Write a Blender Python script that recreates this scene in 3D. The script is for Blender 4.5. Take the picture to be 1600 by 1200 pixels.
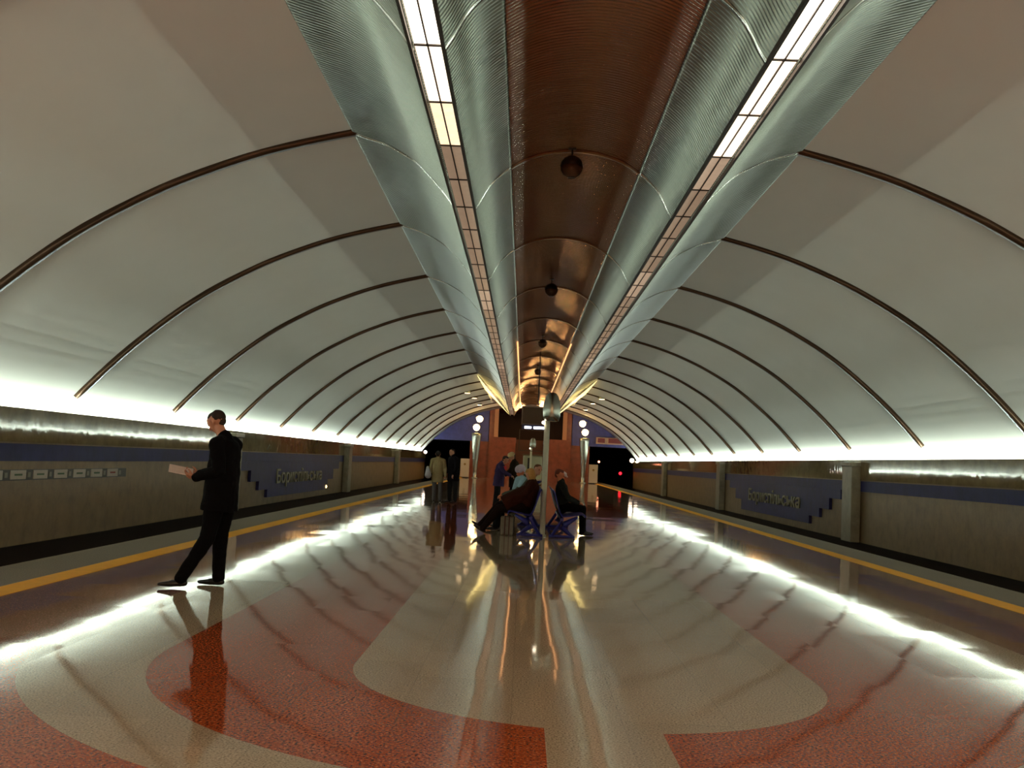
import bpy, bmesh, math, random
from mathutils import Vector, Matrix
random.seed(7)
S = bpy.context.scene
COL = S.collection
for o in list(bpy.data.objects): bpy.data.objects.remove(o)

# ------------------------------------------------------------ camera, world, lights, exposure
CX = 0.5                       # platform centre line; the camera stands half a metre left of it
H = 1.42
def set_camera():
    f = 1650.0
    y = Vector((17, -122, f)).normalized()
    r = math.radians(2.65)
    u = Vector((math.sin(r), math.cos(r), 0)); u = (u - y * u.dot(y)).normalized()
    x = u.cross(y)
    if x.x < 0: x = -x
    # rows of M give world axes in camera coordinates (right, up, forward)
    right = Vector((x[0], y[0], u[0])); up = Vector((x[1], y[1], u[1])); fwd = Vector((x[2], y[2], u[2]))
    cd = bpy.data.cameras.new('camera'); cam = bpy.data.objects.new('camera', cd); COL.objects.link(cam)
    cd.sensor_fit = 'HORIZONTAL'; cd.sensor_width = 36.0; cd.lens = f * 36.0 / 1600.0
    cd.clip_start = 0.05; cd.clip_end = 400
    m = Matrix((right, up, -fwd)).transposed().to_4x4(); m.translation = Vector((0, 0, H))
    cam.matrix_world = m
    S.camera = cam
set_camera()
S.view_settings.view_transform = 'Standard'; S.view_settings.look = 'None'
S.view_settings.exposure = 0.55; S.view_settings.gamma = 1.0; S.view_settings.use_curve_mapping = False
W = bpy.data.worlds.new('world'); S.world = W; W.use_nodes = True
W.node_tree.nodes['Background'].inputs[0].default_value = (0.9, 0.8, 0.7, 1)
W.node_tree.nodes['Background'].inputs[1].default_value = 0.0

Y0, END = -14.0, 86.0
COVE_W = 112.0
def area(name, loc, rot, sx, sy, power, color):
    l = bpy.data.lights.new(name, 'AREA'); l.shape = 'RECTANGLE'; l.size = sx; l.size_y = sy
    l.energy = power; l.color = color
    o = bpy.data.objects.new(name, l); COL.objects.link(o); o.location = loc; o.rotation_euler = rot
    return o
for s in (-1, 1):             # fluorescent tubes lying in the cove behind each track wall
    n = 10; L = (END - Y0) / n
    for k in range(n):
        area('cove_tube_light', (CX + s * 8.71, Y0 + (k + .5) * L, 1.865), (0, math.pi + s * math.radians(-20), 0), 0.06, L, COVE_W, (0.84, 1.0, 0.94))
        area('cove_tube_light', (CX + s * 8.74, Y0 + (k + .5) * L, 1.70), (0, math.pi + s * math.radians(4), 0), 0.06, L, 85, (0.74, 1.0, 0.94))
def point(name, loc, power, color, rad=.15):
    l = bpy.data.lights.new(name, 'POINT'); l.energy = power; l.color = color; l.shadow_soft_size = rad
    o = bpy.data.objects.new(name, l); COL.objects.link(o); o.location = loc
    return o
SODIUM = (1.0, 0.50, 0.17)
for s in (-1, 1):
    # the lamp standards of the entrance behind the photographer
    point('entrance_lamp_light', (CX + s * 4.1, -9.0, 4.0), 330, SODIUM, .25)
    point('far_lamp_light', (CX + s * 4.02, 82.4, 4.62), 800, SODIUM, .2)
    point('far_lamp_light', (CX + s * 4.24, 82.4, 3.95), 800, SODIUM, .2)
for s in (-1, 1): point('ceiling_streak_light', (CX + s * .45, 80.5, 5.05), 75, SODIUM, .12)  # added, unseen lights behind the sign; they make the ceiling streaks
area('mezzanine_ceiling_light', (CX, 92, 5.6), (0, 0, 0), 4, 4, 40, SODIUM)
area('warm_fill_light', (CX, -6, 4.4), (0, 0, 0), 6, 6, 420, (1.0, 0.80, 0.60))  # added warm fill over the near platform

# ------------------------------------------------------------ material helpers
def lin(c):
    return tuple(((v / 255.) / 12.92 if v <= 10 else (((v / 255.) + .055) / 1.055) ** 2.4) for v in c) + (1,)
class NT:
    def __init__(s, name):
        s.m = bpy.data.materials.new(name); s.m.use_nodes = True; s.t = s.m.node_tree
        s.b = s.t.nodes['Principled BSDF']
    def n(s, k, **kw):
        x = s.t.nodes.new(k)
        for a, v in kw.items():
            if a.startswith('i_'): x.inputs[int(a[2:])].default_value = v
            else: setattr(x, a, v)
        return x
    def l(s, a, b): s.t.links.new(a, b)
    def math(s, op, a, b=None, c=None):
        x = s.n('ShaderNodeMath', operation=op)
        for i, v in enumerate((a, b, c)):
            if v is None: continue
            if isinstance(v, (int, float)): x.inputs[i].default_value = v
            else: s.l(v, x.inputs[i])
        return x.outputs[0]
    def mix(s, f, a, b):
        x = s.n('ShaderNodeMix', data_type='RGBA')
        for sock, v in ((x.inputs[0], f), (x.inputs[6], a), (x.inputs[7], b)):
            if isinstance(v, (int, float, tuple)): sock.default_value = v
            else: s.l(v, sock)
        return x.outputs[2]
    def noise(s, vec, scale, detail=3, rough=.5):
        x = s.n('ShaderNodeTexNoise'); x.inputs['Scale'].default_value = scale
        x.inputs['Detail'].default_value = detail; x.inputs['Roughness'].default_value = rough
        if vec is not None: s.l(vec, x.inputs['Vector'])
        return x.outputs['Fac']
    def ramp(s, f, stops):
        x = s.n('ShaderNodeValToRGB'); e = x.color_ramp.elements
        while len(e) < len(stops): e.new(.5)
        for i, (p, c) in enumerate(stops): e[i].position = p; e[i].color = c
        s.l(f, x.inputs[0]); return x.outputs[0]
    def pos(s): return s.n('ShaderNodeNewGeometry').outputs['Position']
    def set(s, **kw):
        for k, v in kw.items(): s.b.inputs[k.replace('_', ' ')].default_value = v
        return s
    def bump(s, h, strength=.1, dist=.02):
        x = s.n('ShaderNodeBump'); x.inputs['Strength'].default_value = strength; x.inputs['Distance'].default_value = dist
        s.l(h, x.inputs['Height']); s.l(x.outputs[0], s.b.inputs['Normal']); return x
MATS = {}
def mat(name, rgb, rough=.6, metal=0., var=.12, scale=20, bump=0., emit=None, es=0., alpha=None, obj=True):
    if name in MATS: return MATS[name]
    k = NT(name); tc = k.n('ShaderNodeTexCoord').outputs['Object']
    f = k.noise(tc, scale)
    c = lin(rgb); a = tuple(x * (1 - var) for x in c[:3]) + (1,); b = tuple(min(1, x * (1 + var)) for x in c[:3]) + (1,)
    k.l(k.mix(f, a, b), k.b.inputs['Base Color'])
    k.set(Roughness=rough, Metallic=metal)
    if bump: k.bump(f, bump, .01)
    if emit: k.b.inputs['Emission Color'].default_value = lin(emit); k.b.inputs['Emission Strength'].default_value = es
    MATS[name] = k.m; return k.m

def granite(k, vec, base, fleck, dark, s1=75.):
    n1 = k.noise(vec, s1, 2, .6); n2 = k.noise(vec, s1 * 1.9, 1, .5)
    c = k.ramp(n1, [(.36, dark), (.47, base), (.56, base), (.66, fleck)])
    return c

def floor_material():
    k = NT('polished granite floor'); p = k.pos()
    sp = k.n('ShaderNodeSeparateXYZ'); k.l(p, sp.inputs[0]); X, Y = sp.outputs[0], sp.outputs[1]
    dx = k.math('SUBTRACT', X, CX); ax = k.math('ABSOLUTE', dx)
    def band(R, cy):      # 1 inside a long strip of half width R that ends in a round apse at cy
        dy = k.math('MINIMUM', k.math('SUBTRACT', Y, cy), 0.0)
        d = k.math('SQRT', k.math('ADD', k.math('MULTIPLY', dx, dx), k.math('MULTIPLY', dy, dy)))
        return k.math('LESS_THAN', d, R)
    inner, red, light = band(1.58, 7.35), band(2.92, 7.55), band(3.78, 7.9)
    stem = k.math('MULTIPLY', k.math('LESS_THAN', ax, 0.32), k.math('LESS_THAN', Y, 7.0))
    # the pattern starts again behind the first apse
    grey = granite(k, p, lin((180, 160, 132)), lin((208, 190, 162)), lin((120, 106, 88)), 85)
    redc = granite(k, p, lin((172, 76, 36)), lin((216, 130, 78)), lin((76, 54, 46)), 62)
    mauve = granite(k, p, lin((158, 120, 104)), lin((184, 150, 132)), lin((100, 80, 74)), 62)
    c = k.mix(light, redc, grey)
    c = k.mix(red, c, redc)
    c = k.mix(k.math('MAXIMUM', inner, stem), c, grey)
    # far from the apse the border field turns to dull mauve granite
    outer = k.math('MULTIPLY', k.math('GREATER_THAN', ax, 3.78), k.math('GREATER_THAN', Y, 6.6))
    c = k.mix(outer, c, mauve)
    c = k.mix(k.math('GREATER_THAN', ax, 5.42), c, granite(k, p, lin((112, 94, 66)), lin((136, 118, 86)), lin((84, 72, 54))))
    # slabs: a fine joint, and every slab lies at a slightly different tilt
    tx = k.math('DIVIDE', X, .62); ty = k.math('DIVIDE', Y, .93)
    off = k.math('MULTIPLY', k.math('MODULO', k.math('ABSOLUTE', k.math('FLOOR', tx)), 2.0), .5)
    ty2 = k.math('ADD', ty, off)
    cx = k.math('FLOOR', tx); cy = k.math('FLOOR', ty2)
    cb = k.n('ShaderNodeCombineXYZ'); k.l(cx, cb.inputs[0]); k.l(cy, cb.inputs[1])
    wn = k.n('ShaderNodeTexWhiteNoise', noise_dimensions='3D'); k.l(cb.outputs[0], wn.inputs['Vector'])
    fx = k.math('ABSOLUTE', k.math('SUBTRACT', k.math('FRACT', tx), .5)); fy = k.math('ABSOLUTE', k.math('SUBTRACT', k.math('FRACT', ty2), .5))
    joint = k.math('MAXIMUM', k.math('GREATER_THAN', fx, .4955), k.math('GREATER_THAN', fy, .4968))
    c = k.mix(k.math('MULTIPLY', joint, .22), c, lin((70, 62, 55)))
    tone = k.math('ADD', k.math('MULTIPLY', wn.outputs['Value'], .10), .95)
    hv = k.n('ShaderNodeHueSaturation'); k.l(c, hv.inputs['Color']); k.l(tone, hv.inputs['Value'])
    k.l(hv.outputs[0], k.b.inputs['Base Color'])
    sub = k.n('ShaderNodeVectorMath', operation='SUBTRACT'); k.l(wn.outputs['Color'], sub.inputs[0]); sub.inputs[1].default_value = (.5, .5, .5)
    mul = k.n('ShaderNodeVectorMath', operation='MULTIPLY'); k.l(sub.outputs[0], mul.inputs[0]); mul.inputs[1].default_value = (.008, .005, 0)
    wob = k.n('ShaderNodeTexNoise'); wob.inputs['Scale'].default_value = 2.2; k.l(p, wob.inputs['Vector'])
    s2 = k.n('ShaderNodeVectorMath', operation='SUBTRACT'); k.l(wob.outputs['Color'], s2.inputs[0]); s2.inputs[1].default_value = (.5, .5, .5)
    m2 = k.n('ShaderNodeVectorMath', operation='MULTIPLY'); k.l(s2.outputs[0], m2.inputs[0]); m2.inputs[1].default_value = (.006, .005, 0)
    add = k.n('ShaderNodeVectorMath', operation='ADD'); k.l(mul.outputs[0], add.inputs[0]); k.l(m2.outputs[0], add.inputs[1])
    add2 = k.n('ShaderNodeVectorMath', operation='ADD'); k.l(add.outputs[0], add2.inputs[0]); add2.inputs[1].default_value = (0, 0, 1)
    nn = k.n('ShaderNodeVectorMath', operation='NORMALIZE'); k.l(add2.outputs[0], nn.inputs[0])
    k.l(nn.outputs[0], k.b.inputs['Normal'])
    rr = k.math('ADD', k.math('MULTIPLY', k.math('GREATER_THAN', ax, 5.42), .5), .048); k.l(rr, k.b.inputs['Roughness'])
    k.set(IOR=1.48)
    k.l(k.math('SUBTRACT', .5, k.math('MULTIPLY', k.math('GREATER_THAN', ax, 5.42), .42)), k.b.inputs['Specular IOR Level'])
    return k.m

def wall_material(name, rgb, rough=.12, joints=True, wavy=.004):
    k = NT(name); p = k.pos(); sp = k.n('ShaderNodeSeparateXYZ'); k.l(p, sp.inputs[0])
    c0 = lin(rgb); d = tuple(x * .72 for x in c0[:3]) + (1,); b = tuple(x * 1.25 for x in c0[:3]) + (1,)
    n = k.noise(p, 3.0, 6, .65)
    c = k.ramp(n, [(.3, d), (.5, c0), (.72, b)])
    if joints:
        fy = k.math('ABSOLUTE', k.math('SUBTRACT', k.math('FRACT', k.math('DIVIDE', sp.outputs[1], .9)), .5))
        c = k.mix(k.math('MULTIPLY', k.math('GREATER_THAN', fy, .4965), .3), c, lin((45, 40, 32)))
    k.l(c, k.b.inputs['Base Color'])
    sc = k.n('ShaderNodeVectorMath', operation='MULTIPLY'); k.l(p, sc.inputs[0]); sc.inputs[1].default_value = (1, 2.2, .7)
    k.bump(k.noise(sc.outputs[0], 2.6, 3, .5), 1.0, wavy)
    k.set(Roughness=rough, IOR=1.5)
    return k.m

def metal_material(name, rgb, rough, ripple=.006, pitch=.05, spec=1.):
    k = NT(name); p = k.pos(); sp = k.n('ShaderNodeSeparateXYZ'); k.l(p, sp.inputs[0])
    s = k.math('SINE', k.math('MULTIPLY', sp.outputs[1], 2 * math.pi / pitch))
    n = k.noise(p, .8, 3, .6)
    h = k.math('ADD', s, k.math('MULTIPLY', n, 3.0))
    k.bump(h, 1.0, ripple)
    c0 = lin(rgb)
    k.l(k.mix(k.noise(p, 6, 4, .6), tuple(x * .85 for x in c0[:3]) + (1,), tuple(min(1, x * 1.12) for x in c0[:3]) + (1,)), k.b.inputs['Base Color'])
    k.set(Metallic=spec, Roughness=rough)
    return k.m

M_FLOOR = floor_material()
M_VAULT = mat('vault plaster', (205, 200, 188), .75, var=.035, scale=1.2)
M_BASE = mat('dark plinth', (62, 52, 46), .8)  # plain dark brown for the wall base
M_WALL = wall_material('olive marble', (136, 110, 74), .42)
M_UPPER = wall_material('polished pale olive marble', (136, 118, 82), .04, wavy=.0022)
M_BLUE = wall_material('dark blue granite', (34, 38, 98), .55, joints=False)
M_PIL = wall_material('pale grey pilaster stone', (150, 142, 120), .3, joints=False)
M_BROWN = wall_material('red brown granite', (124, 62, 40), .35)
M_ENDBLUE = wall_material('blue painted end wall', (58, 58, 120), .5, joints=False)
M_WING = metal_material('ribbed zinc sheet', (122, 124, 112), .30, .0055, .07)
M_CEIL = metal_material('ribbed bronze sheet', (150, 118, 98), .22, .007, .07, .6)
M_BAND = metal_material('bright joint strip', (205, 205, 195), .22, .0002, .2)
M_RIB = mat('bronze rib', (82, 60, 42), .38, .7, .3, 2)
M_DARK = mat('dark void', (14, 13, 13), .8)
M_STEEL = mat('brushed steel', (168, 170, 160), .26, 1., .1, 8)
M_FRAME = mat('grey green enamel', (84, 82, 70), .4, .6)
M_BLACK = mat('black enamel', (20, 20, 20), .4)
M_YEL = mat('yellow edge line', (240, 170, 40), .7, var=.1, scale=8); M_YEL.node_tree.nodes['Principled BSDF'].inputs['Specular IOR Level'].default_value = .15
M_CONC = mat('trackbed concrete', (50, 46, 42), .9, var=.2, scale=4)

# ------------------------------------------------------------ mesh helpers
def link(name, bm, m, parent=None, smooth=False):
    me = bpy.data.meshes.new(name); bm.normal_update(); bm.to_mesh(me); bm.free()
    if isinstance(m, (list, tuple)):
        for x in m: me.materials.append(x)
    else: me.materials.append(m)
    if smooth:
        for p in me.polygons: p.use_smooth = True
    o = bpy.data.objects.new(name, me); COL.objects.link(o)
    if parent: o.parent = parent
    return o
def box(bm, x0, x1, y0, y1, z0, z1, bev=0):
    v = [bm.verts.new((x, y, z)) for x in (x0, x1) for y in (y0, y1) for z in (z0, z1)]
    fs = []
    for q in ((0, 1, 3, 2), (4, 6, 7, 5), (0, 4, 5, 1), (2, 3, 7, 6), (0, 2, 6, 4), (1, 5, 7, 3)):
        fs.append(bm.faces.new([v[i] for i in q]))
    if bev:
        es = list({e for f in fs for e in f.edges})
        bmesh.ops.bevel(bm, geom=es, offset=bev, segments=2, profile=.5, affect='EDGES')
def BX(*a, **k):
    bm = bmesh.new(); box(bm, *a, **k); return bm
def tube(bm, pts, rads, seg=12, cap=True):
    rings = []
    pts = [Vector(p) for p in pts]
    if isinstance(rads, (int, float)): rads = [rads] * len(pts)
    for i, p in enumerate(pts):
        t = (pts[min(i + 1, len(pts) - 1)] - pts[max(i - 1, 0)]).normalized()
        a = Vector((0, 0, 1)) if abs(t.z) < .9 else Vector((1, 0, 0))
        u = t.cross(a).normalized(); w = t.cross(u)
        rings.append([bm.verts.new(p + (u * math.cos(q) + w * math.sin(q)) * rads[i]) for q in [2 * math.pi * j / seg for j in range(seg)]])
    for a, b in zip(rings, rings[1:]):
        for j in range(seg): bm.faces.new((a[j], a[(j + 1) % seg], b[(j + 1) % seg], b[j]))
    if cap: bm.faces.new(rings[0][::-1]); bm.faces.new(rings[-1])
def lathe(bm, prof, cx, cy, seg=20, flip=1):
    rings = []
    for r, z in prof:
        rings.append([bm.verts.new((cx + max(r, .0005) * math.cos(2 * math.pi * j / seg), cy + max(r, .0005) * math.sin(2 * math.pi * j / seg), z)) for j in range(seg)])
    for a, b in zip(rings, rings[1:]):
        for j in range(seg): bm.faces.new((a[j], a[(j + 1) % seg], b[(j + 1) % seg], b[j]))
    bm.faces.new(rings[0][::-1]); bm.faces.new(rings[-1])
def sweep(prof, ys, thick=0.0, closed=False):
    """a profile in x,z swept along y; thick > 0 gives the sheet a back face on its outer (upper) side"""
    bm = bmesh.new(); n = len(prof)
    p = [Vector((a, 0, b)) for a, b in prof]
    loop = list(p)
    if thick:
        back = []
        for i in range(n):
            t = (p[min(i + 1, n - 1)] - p[max(i - 1, 0)]).normalized()
            nn = Vector((-t.z, 0, t.x))
            if nn.z < 0 or (abs(nn.z) < 1e-6 and nn.x * (p[i].x - CX) < 0): nn = -nn
            back.append(p[i] + nn * thick)
        loop = p + back[::-1]; closed = True
    rings = [[bm.verts.new((v.x, y, v.z)) for v in loop] for y in ys]
    m = len(loop)
    for a, b in zip(rings, rings[1:]):
        for j in range(m if closed else m - 1): bm.faces.new((a[j], a[(j + 1) % m], b[(j + 1) % m], b[j]))
    if closed: bm.faces.new(rings[0][::-1]); bm.faces.new(rings[-1])
    bmesh.ops.recalc_face_normals(bm, faces=bm.faces)
    return bm
def tag(o, label=None, cat=None, group=None, kind=None):
    if label: o['label'] = label
    if cat: o['category'] = cat
    if group: o['group'] = group
    if kind: o['kind'] = kind
    return o
def struct(name, bm, m, smooth=False, label=None):
    o = link(name, bm, m, None, smooth); o['kind'] = 'structure'
    if label: o['label'] = label
    return o
def empty(name, loc, label, cat, group=None):
    o = bpy.data.objects.new(name, None); COL.objects.link(o); o.location = loc; o.empty_display_size = .1
    return tag(o, label, cat, group)
def local(o):            # children are modelled in world coordinates; move them under the empty
    for c in o.children:
        c.matrix_parent_inverse = Matrix.Identity(4)
    loc = o.location.copy()
    for c in o.children:
        if c.type in ('MESH',): c.data.transform(Matrix.Translation(-loc))
        else: c.location -= loc
    return o
def copy_tree(o, parent=None):
    c = o.copy(); COL.objects.link(c); c.parent = parent
    for ch in list(o.children): copy_tree(ch, c)
    return c
def cubic(pts, n=6):
    out = []
    P = [Vector(p) for p in pts]
    for i in range(len(P) - 1):
        a = P[max(i - 1, 0)]; b = P[i]; c = P[i + 1]; d = P[min(i + 2, len(P) - 1)]
        for k in range(n):
            t = k / n
            out.append(.5 * ((2 * b) + (-a + c) * t + (2 * a - 5 * b + 4 * c - d) * t * t + (-a + 3 * b - 3 * c + d) * t ** 3))
    out.append(P[-1]); return [tuple(v) for v in out]

# ------------------------------------------------------------ shell
RIB = [2.82 + 5.29 * k for k in range(-3, 16)]          # rib stations along the hall
VP = [(0, 5.98), (1.5, 5.88), (2.9, 5.60), (3.9, 5.34), (4.7, 5.05), (5.5, 4.68), (6.5, 4.08), (7.6, 3.18), (8.4, 2.36), (8.9, 1.75), (9.1, 1.3)]
half = cubic([(a, b) for a, b in VP], 5)
vault_prof = [(CX - a, b) for a, b in half[::-1]] + [(CX + a, b) for a, b in half[1:]]
struct('ceiling', sweep(vault_prof, [Y0 - .2, END + .2], .25), M_VAULT, True, 'pale plastered barrel vault over platform and tracks')
for i, y in enumerate(RIB):
    if y > END - .5: continue
    prof = [(a, b) for a, b in vault_prof if b > 2.22]
    prof = [(a - (a - CX) * .008, b - .06) for a, b in prof]
    struct('trim_%d' % (i + 1), sweep(prof, [y - .06, y + .06], .09), M_RIB, True, 'bronze rib strip arching over the vault')
EDGE = 6.2
struct('floor', BX(CX - EDGE, CX + EDGE, Y0, END + 8, -.16, 0), M_FLOOR, False, 'polished patterned granite platform floor')
struct('floor_underside', BX(CX - EDGE + .35, CX + EDGE - .35, Y0, END + 8, -1.25, -.16), M_CONC)
for s, nm in ((-1, 'left'), (1, 'right')):
    a, b = sorted((CX + s * (EDGE - .35), CX + s * 9.3))
    struct('floor_trackbed_' + nm, BX(a, b, Y0, END + 26, -1.35, -1.25), M_CONC)
    for k, g in enumerate((6.75, 8.2)):
        bm = bmesh.new(); x = CX + s * g
        box(bm, x - .07, x + .07, Y0, END + 20, -1.25, -1.23); box(bm, x - .01, x + .01, Y0, END + 20, -1.23, -1.13); box(bm, x - .035, x + .035, Y0, END + 20, -1.13, -1.09)
        tag(link('track_rail', bm, M_STEEL), '%s running rail of the %s track below the platform' % (('inner', 'outer')[k], nm), 'rail')
    a, b = sorted((CX + s * 8.50, CX + s * 8.62))
    struct('wall_' + nm, BX(a, b, Y0, END + .2, -.28, 1.36), M_WALL)
    a, b = sorted((CX + s * 8.66, CX + s * 8.9))
    struct('baseboard_' + nm, BX(a, b, Y0, END + .2, -1.25, -.28), M_BASE)
    a, b = sorted((CX + s * 8.45, CX + s * 8.55))
    struct('wall_%s_upper' % nm, BX(a, b, Y0, END + .2, 1.36, 1.90), M_UPPER)
    a, b = sorted((CX + s * 8.55, CX + s * 9.2))
    struct('trim_cove_' + nm, BX(a, b, Y0, END + .2, 1.30, 1.38), M_VAULT)
    # blue stripe under the upper course
    a, b = sorted((CX + s * 8.47, CX + s * 8.5))
    struct('trim_stripe_' + nm, BX(a, b, Y0, END + .2, 1.06, 1.335), M_BLUE)
    # yellow safety line
    a, b = sorted((CX + s * 5.13, CX + s * 5.42))
    tag(link('safety_line', BX(a, b, Y0, END, .0, .004), M_YEL), 'yellow safety line along the %s platform edge' % nm, 'floor marking')
    # pilasters
    for j, y in enumerate((9.8, 28.6, 47.4, 66.2)):
        a, b = sorted((CX + s * 8.22, CX + s * 8.47))
        bm = BX(a, b, y - .42, y + .42, -.28, 1.72, bev=.02)
        struct('trim_pilaster_%s_%d' % (nm, j + 1), bm, M_PIL)
        a, b = sorted((CX + s * 8.18, CX + s * 8.47))
        struct('trim_capital_%s_%d' % (nm, j + 1), BX(a, b, y - .46, y + .46, 1.72, 1.84, bev=.02), M_PIL)

# end wall with two tunnel mouths, stair and mezzanine opening
def vz(dx):
    dx = abs(dx)
    for (a, b), (c, d) in zip(half, half[1:]):
        if a <= dx <= c: return b + (d - b) * (dx - a) / max(1e-6, c - a)
    return 1.3
for s, nm in ((-1, 'left'), (1, 'right')):
    bm = bmesh.new()
    xs = [3.35 + (8.05 - 3.35) * i / 14 for i in range(15)]
    fr = []
    for y in (END, END + .3):
        fr.append(([bm.verts.new((CX + s * x, y, 2.95)) for x in xs], [bm.verts.new((CX + s * x, y, max(2.951, vz(x) + .05))) for x in xs]))
    for lo, hi in fr:
        for i in range(14): bm.faces.new((lo[i], lo[i + 1], hi[i + 1], hi[i]))
    for i in range(14):
        bm.faces.new((fr[0][0][i], fr[0][0][i + 1], fr[1][0][i + 1], fr[1][0][i]))
        bm.faces.new((fr[0][1][i], fr[0][1][i + 1], fr[1][1][i + 1], fr[1][1][i]))
    bmesh.ops.recalc_face_normals(bm, faces=bm.faces)
    struct('wall_end_%s_upper' % nm, bm, M_ENDBLUE)
    a, b = sorted((CX + s * 3.3, CX + s * 4.85))
    struct('wall_end_%s_pier' % nm, BX(a, b, END, END + 8, 0, 2.95), M_BROWN)
    a, b = sorted((CX + s * 4.85, CX + s * 9.3))
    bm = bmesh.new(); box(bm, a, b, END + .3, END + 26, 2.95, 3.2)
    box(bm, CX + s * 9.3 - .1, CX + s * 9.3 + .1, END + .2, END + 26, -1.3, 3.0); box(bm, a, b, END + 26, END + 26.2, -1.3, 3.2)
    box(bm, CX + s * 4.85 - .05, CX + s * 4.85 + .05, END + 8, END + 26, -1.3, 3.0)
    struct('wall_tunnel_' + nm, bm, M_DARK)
    # parapet beside the stair, pillar and dark opening above
    a, b = sorted((CX + s * 1.15, CX + s * 3.3))
    struct('wall_parapet_' + nm, BX(a, b, END - .4, END + .1, 0, 3.35), M_BROWN)
    a, b = sorted((CX + s * 2.62, CX + s * 2.95))
    struct('trim_pillar_' + nm, BX(a, b, END - .2, END + .15, 3.35, 5.72), mat('orange lit plaster', (176, 120, 84), .6))
    a, b = sorted((CX + s * 2.95, CX + s * 3.4))
    struct('wall_jamb_' + nm, BX(a, b, END, END + .3, 2.9, 5.62), M_BROWN)
    a, b = sorted((CX + s * 3.3, CX + s * 3.5))
    struct('wall_mezzanine_' + nm, BX(a, b, END + .1, END + 10, 3.2, 6.1), M_BROWN)
bm = bmesh.new()
for i in range(20): box(bm, CX - 1.15, CX + 1.15, END - .4 + i * .3, END + 6, i * .167, (i + 1) * .167)
struct('floor_stairs', bm, mat('stair granite', (120, 70, 50), .4))
bm = bmesh.new(); box(bm, CX - 3.3, CX - 1.15, END + .1, END + 10, 3.1, 3.3); box(bm, CX + 1.15, CX + 3.3, END + .1, END + 10, 3.1, 3.3); box(bm, CX - 1.15, CX + 1.15, END + 6, END + 10, 3.1, 3.34)
struct('floor_mezzanine', bm, M_BROWN)
struct('wall_mezzanine_back', BX(CX - 3.4, CX + 3.4, END + 10, END + 10.2, 0, 6.2), mat('dark brown hall wall', (44, 26, 20), .6))
struct('ceiling_mezzanine', BX(CX - 3.4, CX + 3.4, END + .2, END + 10, 5.75, 5.9), mat('dark brown hall wall', (44, 26, 20), .6))
struct('wall_entrance', BX(CX - 9.4, CX + 9.4, Y0 - .4, Y0 - .1, -1.3, 6.3), mat('entrance wall', (110, 82, 62), .6))

# ------------------------------------------------------------ centre ceiling and the two light troughs
TEND = 74.0
OUT = [(2.90, 5.57), (2.74, 5.52), (2.5, 5.45), (2.28, 5.35), (2.05, 5.21), (1.82, 4.99), (1.62, 4.76), (1.53, 4.63)]
INN = [(1.27, 4.63), (1.20, 4.74), (1.10, 4.93), (0.98, 5.08), (0.82, 5.21)]
cen = cubic([(-.82, 5.21), (-.62, 5.33), (-.35, 5.42), (0, 5.46), (.35, 5.42), (.62, 5.33), (.82, 5.21)], 4)
struct('ceiling_centre', sweep([(CX + a, b) for a, b in cen], [Y0, TEND], .05), M_CEIL, True, 'dark bronze ribbed sheet ceiling between the two troughs')
RB = [y for y in RIB if y < TEND]
for i, y in enumerate(RB):
    struct('trim_centre_%d' % (i + 1), sweep([(CX + a * .995, b - .018) for a, b in cen], [y - .045, y + .045], .02), mat('tarnished strip', (150, 120, 96), .3, .9), True)
M_LIP = mat('dark slot edge', (46, 38, 26), .5, .3)
def emis(name, rgb, strength, base=(190, 175, 155), rough=.25):
    k = NT(name); tc = k.n('ShaderNodeTexCoord').outputs['Object']
    n = k.noise(tc, 9, 3, .6)
    k.b.inputs['Base Color'].default_value = lin(base); k.set(Roughness=rough)
    k.b.inputs['Emission Color'].default_value = lin(rgb)
    k.l(k.math('MULTIPLY', k.math('ADD', k.math('MULTIPLY', n, .6), .7), strength), k.b.inputs['Emission Strength'])
    return k.m
PANE = {'bright': emis('lit diffuser', (255, 236, 214), 3.0), 'cream': emis('cream lit diffuser', (255, 222, 180), 1.0), 'mid': emis('half lit diffuser', (255, 228, 200), 1.7),
        'dim': emis('dim diffuser', (196, 166, 138), .27, (176, 160, 142)), 'dim2': emis('dim tan diffuser', (205, 176, 148), .42, (176, 160, 142))}  # dim: weak emission stands in for room light on unlit glass
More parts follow.
